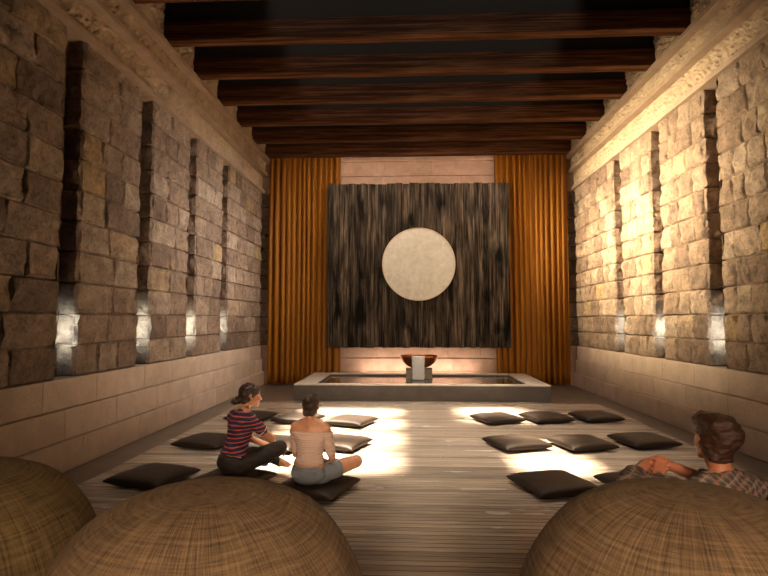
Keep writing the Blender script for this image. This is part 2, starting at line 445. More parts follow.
# ------------------------------------------------------------------ curtains
def curtain(x0, x1, name, label):
    mb = MB(); nx, nz = 260, 24; rnd = random.Random(int(x0*10)); ph = [rnd.uniform(0, 6.28) for _ in range(4)]
    P = []; zt, zb = 6.2, .03; Ln = x1-x0
    for j in range(nz+1):
        t = j/nz; z = zt+(zb-zt)*t
        for i in range(nx+1):
            s = i/nx
            w = s*Ln*2*pi*7.2+.9*sin(s*9+ph[0])+.5*sin(s*23+ph[1])
            amp = .055+.02*sin(s*14+ph[2]); y = YB-.24+amp*sin(w+.35*sin(t*3+s*5))+.012*sin(2*w+ph[3])
            P.append((x0+s*Ln+.02*sin(w*1.0+1)+(.02*sin(t*2.4+ph[3])*(s-.5)), y, z))
    m = nx+1
    mb.add(P, [(j*m+i, j*m+i+1, (j+1)*m+i+1, (j+1)*m+i) for j in range(nz) for i in range(nx)])
    o = mb.build(name, M['curtain'], smooth=True)
    sd = o.modifiers.new('thick', 'SOLIDIFY'); sd.thickness = .006
    return tag(o, label, 'curtain', 'floor length orange curtains')
curtain(-3.66, -1.80, 'curtain', 'floor-length pleated orange curtain left of the dark wood panel')
curtain(2.18, 4.06, 'curtain', 'floor-length pleated orange curtain right of the dark wood panel')

# ------------------------------------------------------------------ wood panel with pale disc
pn = tag(empty('wall_panel', (.225, 13.5, .975)), 'large square panel of charred vertical planks with a pale round disc at its centre', 'wall panel')
mb = MB(); rnd = random.Random(9); x = -2.29
while x < 2.29-.02:
    w = min(rnd.uniform(.09, .24), 2.29-x)
    if 2.29-x-w < .06: w = 2.29-x
    d = rnd.uniform(0, .012)
    mb.box(x+.002, x+w-.002, -d, .06, rnd.uniform(-.02, .0), 4.12+rnd.uniform(-.015, .025), rnd.random(), .004); x += w
mb.build('plank_board', M['panelwood'], pn)
mb = MB()
for xx in (-1.5, 1.5): mb.box(xx-.05, xx+.05, .06, YB-.09-13.5, 3.95, 4.05, 0)
mb.build('bracket', M['brass'], pn)
def disc(r, th, name, mat, par, loc, bulge=.0):
    bm = bmesh.new(); n = 96
    fr = []; rr = [(r, th), (r, .012), (r-.012, 0), (r*.66, -bulge*.6), (r*.33, -bulge*.9)]
    for (q, y) in rr: fr.append([bm.verts.new((q*cos(2*pi*i/n), y, q*sin(2*pi*i/n))) for i in range(n)])
    c = bm.verts.new((0, -bulge, 0))
    for a in range(len(rr)-1):
        for i in range(n): bm.faces.new((fr[a][i], fr[a][(i+1) % n], fr[a+1][(i+1) % n], fr[a+1][i]))
    for i in range(n): bm.faces.new((fr[-1][i], fr[-1][(i+1) % n], c))
    mb = MB(); mb.bm(bm); return mb.build(name, mat, par, smooth=False, loc=loc)
dk = disc(.895, .05, 'disc', M['moon'], pn, (.02, -.055, 2.07), .02); dk['label'] = 'pale mottled stone disc'
bm = bmesh.new(); n = 96; R0 = []
for (q, y) in ((.893, .04), (.915, .04), (.915, -.012), (.893, -.012)): R0.append([bm.verts.new((q*cos(2*pi*i/n), y, q*sin(2*pi*i/n))) for i in range(n)])
for a in range(4):
    for i in range(n): bm.faces.new((R0[a][i], R0[a][(i+1) % n], R0[(a+1) % 4][(i+1) % n], R0[(a+1) % 4][i]))
mb = MB(); mb.bm(bm); mb.build('rim', M['moonrim'], dk, smooth=True)

# ------------------------------------------------------------------ pool and fountain
px0, px1, py0, py1, pz = -2.38, 2.86, 11.12, 13.62, .33
po = tag(empty('reflecting_pool', ((px0+px1)/2, (py0+py1)/2, 0)), 'long low granite pool with pale coping along the back wall', 'pool')
cx, cy = (px0+px1)/2, (py0+py1)/2; hx, hy = (px1-px0)/2, (py1-py0)/2
mb = MB(); tx, ty = .44, .24
def ring(mb, hx, hy, tx, ty, z0, z1, bev=.006):
    mb.box(-hx, hx, -hy, -hy+ty, z0, z1, 0, bev); mb.box(-hx, hx, hy-ty, hy, z0, z1, 0, bev)
    mb.box(-hx, -hx+tx, -hy+ty+.001, hy-ty-.001, z0, z1, 0, bev); mb.box(hx-tx, hx, -hy+ty+.001, hy-ty-.001, z0, z1, 0, bev)
ring(mb, hx-.01, hy-.01, tx-.01, ty-.01, 0, .308); mb.box(-hx+.2, hx-.2, -hy+.2, hy-.2, 0, .05); mb.build('basin', M['granite'], po)
mb = MB(); ring(mb, hx, hy, tx, ty, .308, pz); mb.build('coping', M['coping'], po)
mb = MB(); fx, fy = .235, 12.93; wx0, wx1, wy0, wy1 = px0+tx+.001, px1-tx-.001, py0+ty+.001, py1-ty-.001
mb.box(wx0, wx1, wy0, fy-.17, .052, .28); mb.box(wx0, wx1, fy+.25, wy1, .052, .28)
mb.box(wx0, fx-.32, fy-.17, fy+.25, .052, .28); mb.box(fx+.32, wx1, fy-.17, fy+.25, .052, .28)
tag(mb.build('pool_water', M['water']), 'still dark water filling the low granite pool', 'water')
fx, fy = .235, 12.93
fo = tag(empty('fountain', (fx, fy, .052)), 'round copper bowl fountain on a square granite block standing in the pool', 'fountain')
mb = MB(); mb.box(-.31, .31, -.16, .24, .0, .45, 0, .01); mb.build('pedestal', M['pedestal'], fo)
bm = bmesh.new(); n = 64; pr = []
K = 12
for k in range(K+1): a = k/K*pi/2; pr.append((.42*sin(a)**.92+.02, .45+.31*(1-cos(a)**1.15)))
for k in range(K, -1, -1): a = k/K*pi/2; pr.append((max(.001, .40*sin(a)**.92), .475+.285*(1-cos(a)**1.15)))
rg = [[bm.verts.new((r*cos(2*pi*i/n), r*sin(2*pi*i/n), z)) for i in range(n)] for r, z in pr]
for a in range(len(pr)-1):
    for i in range(n): bm.faces.new((rg[a][i], rg[a][(i+1) % n], rg[a+1][(i+1) % n], rg[a+1][i]))
bm.faces.new(rg[0]); bm.faces.new(rg[-1])
mb = MB(); mb.bm(bm); bw = mb.build('bowl', M['copper'], fo, smooth=True); bw['label'] = 'polished copper bowl'
mb = MB()
bm = bmesh.new(); bmesh.ops.create_circle(bm, cap_ends=True, segments=48, radius=.385); mb.bm(bm)
bwt = mb.build('bowl_water', M['water'], fo, loc=(0, 0, .735))
# the falling sheet
P = []; nu, nv = 14, 24
for j in range(nv+1):
    t_ = j/nv
    z = .772-.535*t_
    for i in range(nu+1):
        s = i/nu-.5; xx = s*(.30-.03*t_)+.004*sin(z*40+i); P.append((xx, -math.sqrt(.478**2-xx*xx)-.07*t_**.5+.006*noise.noise(Vector((s*30, z*9, 0))), z))
mb = MB(); m = nu+1; mb.add(P, [(j*m+i, j*m+i+1, (j+1)*m+i+1, (j+1)*m+i) for j in range(nv) for i in range(nu)])
wf = mb.build('falling_water', M['fall'], smooth=True, loc=(fx-.025, fy, .052))
sd = wf.modifiers.new('thick', 'SOLIDIFY'); sd.thickness = .016
tag(wf, 'white sheet of water spilling from the copper bowl into the pool', 'water')

# ------------------------------------------------------------------ floor cushions
def cushion_mesh():
    mb = MB(); n = 26; hs = .33; top = []; P = []
    def pt(s, t, sg):
        k = (max(0, 1-abs(s)**3.2)*max(0, 1-abs(t)**3.6))**.36
        pinch = 1-.045*(1-abs(t)**2) if abs(s) > .98 else 1
        x = s*hs*(1-.05*(1-t*t)*abs(s)**3); y = t*hs*(1-.05*(1-s*s)*abs(t)**3)
        z = .058+sg*.062*k*(1 if sg > 0 else .93)
        if sg > 0: z += .006*noise.noise(Vector((s*2.5, t*2.5, 1)))*k
        return (x, y, z)
    for sg in (1, -1):
        G = [pt(-cos(pi*i/n), -cos(pi*j/n), sg) for j in range(n+1) for i in range(n+1)]
        m = n+1; mb.add(G, [(j*m+i, j*m+i+1, (j+1)*m+i+1, (j+1)*m+i) for j in range(n) for i in range(n)])
    return mb
cu = []
CU = [  # x, y, turn, label
 (1.40, 5.44, 20, 'dark brown floor cushion in the nearest right-hand row, closest to the centre aisle'),
 (2.27, 5.46, 14, 'dark floor cushion mostly hidden behind the arms of the person in plaid'),
 (3.18, 5.30, 16, 'dark floor cushion showing one corner right of the person in plaid'),
 (1.39, 7.20, 18, 'dark brown floor cushion in the middle right-hand row, closest to the centre aisle'),
 (2.23, 7.22, 14, 'dark brown floor cushion in the middle of the right-hand group, crossed by a sunbeam'),
 (3.10, 7.42, 14, 'dark brown floor cushion in the middle right-hand row, closest to the right wall'),
 (1.42, 8.95, 22, 'dark brown floor cushion right of the aisle in the row nearest the pool'),
 (2.24, 9.08, 16, 'dark brown floor cushion in the middle of the right-hand row nearest the pool'),
 (3.08, 9.20, 14, 'dark brown floor cushion in the row nearest the pool, closest to the right wall'),
 (-.90, 5.26, -18, 'dark brown floor cushion under the person in denim shorts'),
 (-1.78, 5.42, -16, 'dark brown floor cushion under the person in the striped T-shirt'),
 (-2.62, 5.52, -14, 'dark brown floor cushion on the left near the bean bags, with nobody on it'),
 (-.90, 7.10, -18, 'dark brown floor cushion just right of the person in denim shorts, half in sunlight'),
 (-1.70, 7.02, -16, 'dark brown floor cushion glimpsed between the two seated people'),
 (-2.66, 7.12, -12, 'dark brown floor cushion left of the person in the striped T-shirt, towards the left wall'),
 (-.92, 8.62, -20, 'floor cushion left of the aisle in the row nearest the pool, in full sunlight'),
 (-1.80, 8.80, -16, 'dark floor cushion behind the head of the person in denim shorts'),
 (-2.62, 8.95, -14, 'dark floor cushion beside the head of the person in stripes, near the pool'),
]
proto = cushion_mesh().build('floor_cushion', M['cushion'], smooth=True)
for i, (x, y, a, lab) in enumerate(CU):
    o = proto if i == 0 else proto.copy()
    if i: C.objects.link(o)
    o.location = (x, y, .004); o.rotation_euler = (0, 0, radians(a+random.uniform(-2, 2)))
    tag(o, lab, 'cushion', 'dark floor cushions laid out in rows')
o = proto.copy(); C.objects.link(o); o.location = (1.62, 3.02, .004); o.rotation_euler = (0, 0, .1); o.scale = (1, 1, 1.35)
tag(o, 'floor cushion under the person in the plaid shirt, hidden behind the right-hand bean bag', 'cushion', 'dark floor cushions laid out in rows')

# ------------------------------------------------------------------ bean bags
def bean(x, y, R, Ht, name, mat, label, rz=0, ex=2.5, seg=16):
    mb = MB(); sub = 4; n = seg*sub; rows = 34; P = []; UV = []
    zc = Ht*.42
    for j in range(rows+1):
        t = j/rows; a = -pi/2+pi*t
        zz = sin(a); rr = abs(cos(a))
        z = zc+(Ht-zc)*math.copysign(abs(zz)**.92, zz) if zz > 0 else max(0, zc+zc*1.12*zz)
        r = R*rr**.72
        for i in range(n+1):
            th = 2*pi*i/n; w = (th*seg/(2*pi)) % 1
            flat = cos(pi/seg)/cos((w-.5)*2*pi/seg)      # flat panels between seams
            dent = 1+.014*noise.noise(Vector((cos(th)*1.6, sin(th)*1.6, z*2.2+x)))
            q = r*(.55*flat+.45)*dent
            P.append((q*cos(th), q*sin(th), z+.015*noise.noise(Vector((cos(th)*2, sin(th)*2, r*3+x)))*rr)); UV.append((th/(2*pi)*3.0+.06*z, t*1.3))
    m = n+1; mb.add(P, [(j*m+i, j*m+i+1, (j+1)*m+i+1, (j+1)*m+i) for j in range(rows) for i in range(n)])
    mb.uv = UV
    o = mb.build(name, mat, smooth=True, recalc=True, loc=(x, y, .004)); o.rotation_euler = (0, 0, rz)
    return tag(o, label, 'bean bag', 'woven bean bags in the foreground')
bean(-.735, 1.98, .605, 1.03, 'bean_bag', M['bean'], 'large round brown woven bean bag left of the aisle, seen nearly whole', .2)
bean(.95, 1.92, .60, 1.065, 'bean_bag', M['bean'], 'large round brown woven bean bag in front of the person in plaid', .5)
bean(-2.12, 2.42, .66, .98, 'bean_bag', M['bean2'], 'straw-coloured woven bean bag cut by the left edge of the picture', .9)
# ------------------------------------------------------------------ people
def ell(c, r, R=None):
    if isinstance(r, (int, float)): r = (r, r, r)
    return (Vector(c), Vector(r), R)
_ico = None
def ico():
    global _ico
    if _ico is None:
        bm = bmesh.new(); bmesh.ops.create_icosphere(bm, subdivisions=3, radius=1); _ico = [v.co.copy() for v in bm.verts]; bm.free()
    return _ico
def blob(name, shapes, mat, parent, voxel=.005, smooth=4, T=None, cuts=(), disp=None, inflate=0.0):
    """one continuous skin grown over a list of hulls of ellipsoids"""
    mb = MB()
    for sh in shapes:
        if isinstance(sh, tuple): sh = [sh]
        bm = bmesh.new()
        for c, r, R in sh:
            for q in ico():
                p = Vector((q.x*(r.x+inflate), q.y*(r.y+inflate), q.z*(r.z+inflate)))
                if R is not None: p = R @ p
                bm.verts.new(c+p)
        res = bmesh.ops.convex_hull(bm, input=list(bm.verts))
        bmesh.ops.delete(bm, geom=list({g for g in res['geom_interior']+res['geom_unused'] if isinstance(g, bmesh.types.BMVert)}), context='VERTS')
        mb.bm(bm)
    o = mb.build(name, mat, smooth=True)
    m = o.modifiers.new('r', 'REMESH'); m.mode = 'VOXEL'; m.voxel_size = voxel
    if smooth: m2 = o.modifiers.new('s', 'SMOOTH'); m2.iterations = smooth; m2.factor = .5
    dg = bpy.context.evaluated_depsgraph_get(); me = bpy.data.meshes.new_from_object(o.evaluated_get(dg))
    bpy.data.objects.remove(o)
    bm = bmesh.new(); bm.from_mesh(me)
    for co, no in cuts:
        bmesh.ops.bisect_plane(bm, geom=bm.verts[:]+bm.edges[:]+bm.faces[:], plane_co=co, plane_no=no, clear_outer=True)
    if disp:
        bm.normal_update(); mv = [(v, disp(v.co, v.normal)) for v in bm.verts]
        for v, d in mv: v.co += d
    if T is not None: bm.transform(T)
    for f in bm.faces: f.smooth = True
    bm.to_mesh(me); bm.free(); me.name = name
    me.materials.clear(); me.materials.append(mat)
    o = bpy.data.objects.new(name, me); C.objects.link(o); o.parent = parent
    return o

def cone(a, ra, b, rb): return [ell(a, ra), ell(b, rb)]
def hand(wrist, d, nrm, side, curl=.5, spread=.12, k=1.0):
    """palm, four fingers of unequal length and a thumb; d along the hand, nrm out of the palm, side towards the thumb"""
    d = Vector(d).normalized(); nrm = Vector(nrm); nrm = (nrm-d*nrm.dot(d)).normalized()
    s = nrm.cross(d)*side; w = Vector(wrist); out = []
    q = lambda a, b, c: w+(d*a+s*b+nrm*c)*k
    out.append([ell(q(.0, 0, 0), .022*k), ell(q(.075, .028, 0), .013*k), ell(q(.078, -.03, 0), .012*k), ell(q(.03, .024, .004), .016*k)])
    for i, (b, L) in enumerate(((.030, .070), (.010, .078), (-.010, .072), (-.029, .056))):
        p = q(.078, b, 0); ang = curl*.55; dirv = d+s*(spread*(1.2-i*.8)); r = .0092*k
        for seg, f in enumerate((.45, .31, .24)):
            v = (dirv.normalized()*cos(ang)+nrm*sin(ang)); e = p+v*(L*f*k); out.append(cone(p, r, e, r*.9)); p = e; r *= .9; ang += curl*.75
    p = q(.022, .028, .008); v1 = (d*.62+s*.65+nrm*.35).normalized(); e = p+v1*.040*k; out.append(cone(p, .0135*k, e, .0105*k))
    v2 = (d*.85+s*.15+nrm*.45).normalized(); e2 = e+v2*.032*k; out.append(cone(e, .0105*k, e2, .0085*k)); return out
def foot(heel, toe, k=1.0):
    h, t = Vector(heel), Vector(toe); d = (t-h).normalized(); s = d.cross(Vector((0, 0, 1))).normalized()
    out = [[ell(h, .030*k), ell(h+d*.15*k+s*.022*k, .020*k), ell(h+d*.14*k-s*.024*k, .018*k), ell(h+d*.05*k+Vector((0, 0, .018)), .030*k)]]
    for i in range(5):
        a = h+d*.155*k+s*((.028-.014*i)*k); out.append(cone(a, .012*k, a+d*(.05-.006*i)*k, (.011-.0012*i)*k))
    return out
def head_shapes(T, male=False):
    R = T.to_3x3(); c = lambda *p: T @ Vector(p); e = lambda p, r: ell(c(*p), r, R); w = 1.04 if male else 1.0
    sh = [e((0, -.012, .025), (.075*w, .095, .088)),
          [e((0, .030, .0), (.062*w, .050, .075)), e((0, .062, -.088), (.024*w, .020, .018)), e((.048*w, .0, -.055), (.016, .022, .022)), e((-.048*w, .0, -.055), (.016, .022, .022))],
          [e((0, .078, .012), (.009, .010, .012)), e((0, .098, -.026), (.0125, .011, .010))], e((.012, .09, -.03), (.009, .010, .008)), e((-.012, .09, -.03), (.009, .010, .008)),
          [e((.045, .060, .026), (.012, .012, .008)), e((.015, .076, .024), (.012, .010, .008))], [e((-.045, .060, .026), (.012, .012, .008)), e((-.015, .076, .024), (.012, .010, .008))],
          e((.04, .055, -.025), (.020, .018, .018)), e((-.04, .055, -.025), (.020, .018, .018)),
          e((0, .082, -.052), (.022, .010, .006)), e((0, .080, -.063), (.019, .011, .007))]
    for x in (1, -1):
        sh.append([e((x*.074*w, -.008, .012), (.007, .018, .014)), e((x*.072*w, -.002, -.022), (.007, .010, .010))]); sh.append(e((x*.080*w, -.014, .010), (.006, .016, .022)))
    return sh
def face_parts(T, par, KT):
    R = T.to_3x3()
    for x in (1, -1):
        o = blob('eye', [ell(T @ Vector((x*.030, .068, .008)), (.013, .011, .009), R)], M['eye'], par, .003, 1, KT)
        blob('pupil', [ell(T @ Vector((x*.030, .0775, .008)), (.0055, .003, .0055), R)], M['dark'], o, .002, 0, KT)
        blob('eyebrow', [[ell(T @ Vector((x*.018, .084, .028)), (.006, .004, .003), R), ell(T @ Vector((x*.048, .068, .030)), (.006, .004, .003), R)]], M['hair'], par, .003, 1, KT)
    blob('lips', [ell(T @ Vector((0, .084, -.052)), (.019, .0095, .0045), R), ell(T @ Vector((0, .083, -.062)), (.016, .0095, .005), R)], M['lips'], par, .003, 1, KT)
def headT(pos, yaw, pitch=0, roll=0):
    return Matrix.Translation(pos) @ Euler((radians(pitch), radians(roll), radians(yaw)), 'XYZ').to_matrix().to_4x4()

def mat_skin(name, col):
    m, nt, b = new_mat(name); n = noise_n(nt, coords(nt), 22, 4)
    nt.links.new(mixc(nt, 1, col, ramp(nt, n, [(.3, (.88, .84, .82)), (.7, (1.06,)*3)]), 'MULTIPLY'), b.inputs['Base Color'])
    b.inputs['Roughness'].default_value = .45; b.inputs['Subsurface Weight'].default_value = .15
    b.inputs['Subsurface Radius'].default_value = (.02, .008, .004); return m
M['skin'] = mat_skin('skin_tan', (.56, .27, .15)); M['skin2'] = mat_skin('skin_warm', (.60, .31, .19)); M['skin3'] = mat_skin('skin_ruddy', (.50, .20, .11))
def mat_hair(name, c1, c2):
    m, nt, b = new_mat(name); n = noise_n(nt, coords(nt, (40, 40, 140), rot=(.5, .2, 0)), 1, 5, .7)
    nt.links.new(ramp(nt, n, [(.35, c1), (.65, c2)]), b.inputs['Base Color']); b.inputs['Roughness'].default_value = .42; bump(nt, b, n, .7, .008); return m
M['hair'] = mat_hair('hair_dark_brown', (.018, .009, .006), (.06, .028, .016)); M['hair3'] = mat_hair('hair_brown', (.022, .010, .006), (.085, .034, .018))
M['eye'] = mat_plain('eye_white', (.75, .72, .68), .25); M['dark'] = mat_plain('pupil', (.02, .012, .01), .2); M['lips'] = mat_plain('lips', (.42, .14, .10), .4)
def mat_stripes():
    m, nt, b = new_mat('striped_jersey'); v = coords(nt, (1, 1, 1), rot=(radians(-10), 0, 0))
    sx = N(nt, 'ShaderNodeSeparateXYZ'); nt.links.new(v, sx.inputs[0])
    w = math_n(nt, 'FRACT', math_n(nt, 'DIVIDE', sx.outputs[2], .039)); f = math_n(nt, 'LESS_THAN', w, .27)
    nt.links.new(mixc(nt, f, (.028, .026, .060), (.48, .085, .075)), b.inputs['Base Color']); b.inputs['Roughness'].default_value = .85
    bump(nt, b, noise_n(nt, coords(nt, (9, 9, 16)), 1, 4, .6), .5, .02); return m
M['stripes'] = mat_stripes()
def mat_ribs():
    m, nt, b = new_mat('ribbed_pink_jersey'); v = coords(nt); sx = N(nt, 'ShaderNodeSeparateXYZ'); nt.links.new(v, sx.inputs[0])
    w = math_n(nt, 'SINE', math_n(nt, 'MULTIPLY', sx.outputs[2], 2*pi/.022))
    nz = noise_n(nt, coords(nt, (8, 8, 22)), 1, 4); h = math_n(nt, 'ADD', w, math_n(nt, 'MULTIPLY', nz, 2))
    nt.links.new(mixc(nt, nz, (.60, .42, .36), (.74, .56, .48)), b.inputs['Base Color']); b.inputs['Roughness'].default_value = .85; bump(nt, b, h, .35, .006); return m
M['pink'] = mat_ribs()
M['denim'] = mat_plain('denim', (.20, .23, .27), .85, 0, .4, 120); M['leggings'] = mat_plain('black_leggings', (.022, .016, .014), .75, 0, .2, 40)
def mat_plaid():
    m, nt, b = new_mat('plaid_flannel')
    v = coords(nt, (1, 1, 1), rot=(.25, .5, .3)); sx = N(nt, 'ShaderNodeSeparateXYZ'); nt.links.new(v, sx.inputs[0])
    def band(o, per, a, ofs=0.): 
        w = math_n(nt, 'FRACT', math_n(nt, 'ADD', math_n(nt, 'DIVIDE', o, per), ofs)); return math_n(nt, 'LESS_THAN', w, a)
    A = math_n(nt, 'ADD', sx.outputs[0], math_n(nt, 'MULTIPLY', sx.outputs[1], .8)); B = sx.outputs[2]
    c = mixc(nt, math_n(nt, 'MULTIPLY', band(A, .044, .5), .55), (.22, .18, .15), (.05, .045, .045))
    c = mixc(nt, math_n(nt, 'MULTIPLY', band(B, .044, .5), .55), c, (.03, .028, .03))
    c = mixc(nt, math_n(nt, 'MULTIPLY', band(A, .044, .12, .25), .7), c, (.36, .27, .20)); c = mixc(nt, math_n(nt, 'MULTIPLY', band(B, .044, .12, .25), .7), c, (.36, .27, .20))
    c = mixc(nt, math_n(nt, 'MULTIPLY', band(A, .088, .07, .6), .8), c, (.28, .065, .04)); c = mixc(nt, math_n(nt, 'MULTIPLY', band(B, .088, .07, .6), .8), c, (.28, .065, .04))
    nt.links.new(c, b.inputs['Base Color']); b.inputs['Roughness'].default_value = .85
    bump(nt, b, noise_n(nt, coords(nt), 26, 4), .4, .015); return m
M['plaid'] = mat_plaid()

def lean_fn(deg, piv=(0, 0, .10), twist=0):
    R = Euler((-radians(deg), 0, radians(twist)), 'XYZ').to_matrix(); pv = Vector(piv)
    return lambda *p: pv+R @ (Vector(p)-pv)
def torso(L, w=1.0, sh=.155, R=None):
    pel = ell((0, 0, .105), (.158*w, .115, .105)); wa = ell(L(0, .0, .27), (.118*w, .085, .07)); rib = ell(L(0, .005, .40), (.138*w, .098, .10))
    sl, sr = ell(L(-sh, -.005, .505), .048), ell(L(sh, -.005, .505), .048); up = ell(L(0, -.01, .50), (.10*w, .075, .05))
    return dict(pel=pel, waist=wa, rib=rib, sl=sl, sr=sr, up=up, neck=ell(L(0, -.005, .575), .047))

def wrinkle(amp, f): return lambda co, n: n*(amp*noise.fractal(Vector((co.x*f, co.y*f, co.z*f*1.8)), 1.0, 2.0, 3))

# --- person in the striped T-shirt
def person_striped():
    p = tag(empty('person', (-1.78, 5.46, .112), radians(-42)), 'person in a navy and red striped T-shirt and black leggings, seated cross-legged, head turned right', 'person')
    k = 1.09; KT = Matrix.Scale(k, 4); L = lean_fn(14); t = torso(L)
    hd = headT(L(0, .035, .715), -26, -4)
    nk = [t['neck'], ell(hd @ Vector((0, -.02, -.05)), .046)]
    rs, re, rw = L(.160, .0, .495), Vector((.215, .275, .30)), Vector((.06, .42, .19))
    ls, le, lw = L(-.160, .0, .495), Vector((-.17, .30, .24)), Vector((-.02, .44, .16))
    hipR, kR, aR = Vector((.085, .03, .09)), Vector((.29, .32, .225)), Vector((-.01, .34, .04))
    hipL, kL, aL = Vector((-.085, .03, .09)), Vector((-.33, .31, .15)), Vector((.10, .45, .035))
    tor = [[t['pel'], t['waist']], [t['waist'], t['rib']], [t['rib'], t['sl'], t['up']], [t['rib'], t['sr'], t['up']], [t['sl'], t['sr']], [t['neck'], t['sl'], t['up']], [t['neck'], t['sr'], t['up']]]
    legs = [cone(hipR, .088, kR, .062), cone(kR, .058, aR, .036), cone(hipL, .088, kL, .062), cone(kL, .058, aL, .036)]
    arms = [cone(rs, .043, re, .035), cone(re, .034, rw, .023), cone(ls, .043, le, .035), cone(le, .034, lw, .023)]
    body = tor+[nk]+legs+arms+head_shapes(hd)+hand(rw, rw-re+Vector((0, .05, -.02)), (-.3, 0, -1), 1, .5)+hand(lw, lw-le+Vector((0, .05, -.02)), (.3, 0, -1), -1, .5)
    body += foot(aR+Vector((.05, -.01, -.002)), aR+Vector((-.17, -.03, -.01)))+foot(aL+Vector((-.05, 0, 0)), aL+Vector((.16, .02, -.01)))
    b = blob('body', body, M['skin'], p, .0045, 3, KT)
    shirt = [[ell(L(0, .0, .19), (.148, .112, .05)), t['waist']], [t['waist'], t['rib']]]+tor[2:5]+[[ell(L(0, -.005, .535), .058), t['sl'], t['up']], [ell(L(0, -.005, .535), .058), t['sr'], t['up']]]
    shirt += [cone(rs, .046, rs.lerp(re, .50), .046), cone(ls, .046, ls.lerp(le, .50), .046)]
    s = blob('t_shirt', shirt, M['stripes'], p, .006, 3, KT, [(L(0, 0, .165), L(0, 0, 0)-L(0, 0, 1))], wrinkle(.010, 11), .009)
    for (a, q) in ((rs, re), (ls, le)):
        m_, d_ = a.lerp(q, .535), (q-a).normalized()*.006
        blob('sleeve_trim', [[ell(m_-d_, .0565), ell(m_+d_, .0565)]], M['trimw'], s, .005, 1, KT, [(m_+d_, d_), (m_-d_, -d_)])
    blob('leggings', [[ell((0, -.005, .10), (.163, .118, .100)), ell((0, -.005, .13), (.155, .112, .07))]]+legs, M['leggings'], p, .006, 3, KT, [(Vector((0, -.115, .172)), Vector((0, -.9, 1)))], wrinkle(.004, 16), .007)
    h = [ell(hd @ Vector((0, -.028, .034)), (.083, .092, .090), hd.to_3x3()), [ell(hd @ Vector((.055, -.01, .02)), (.028, .05, .04), hd.to_3x3()), ell(hd @ Vector((.045, -.06, -.05)), .03)],
         [ell(hd @ Vector((-.055, -.01, .02)), (.028, .05, .04), hd.to_3x3()), ell(hd @ Vector((-.045, -.06, -.05)), .03)],
         [ell(hd @ Vector((.03, .055, .072)), (.035, .03, .022), hd.to_3x3()), ell(hd @ Vector((.062, .045, .045)), (.016, .025, .025), hd.to_3x3())], [ell(hd @ Vector((-.03, .055, .072)), (.035, .03, .022), hd.to_3x3()), ell(hd @ Vector((-.062, .045, .045)), (.016, .025, .025), hd.to_3x3())],
         [ell(hd @ Vector((0, -.075, -.02)), .05), ell(hd @ Vector((0, -.125, -.055)), (.038, .034, .030))], ell(hd @ Vector((.01, -.15, -.06)), (.034, .028, .028))]
    blob('hair', h, M['hair'], p, .005, 2, KT, (), wrinkle(.006, 34))
    face_parts(hd, b, KT)
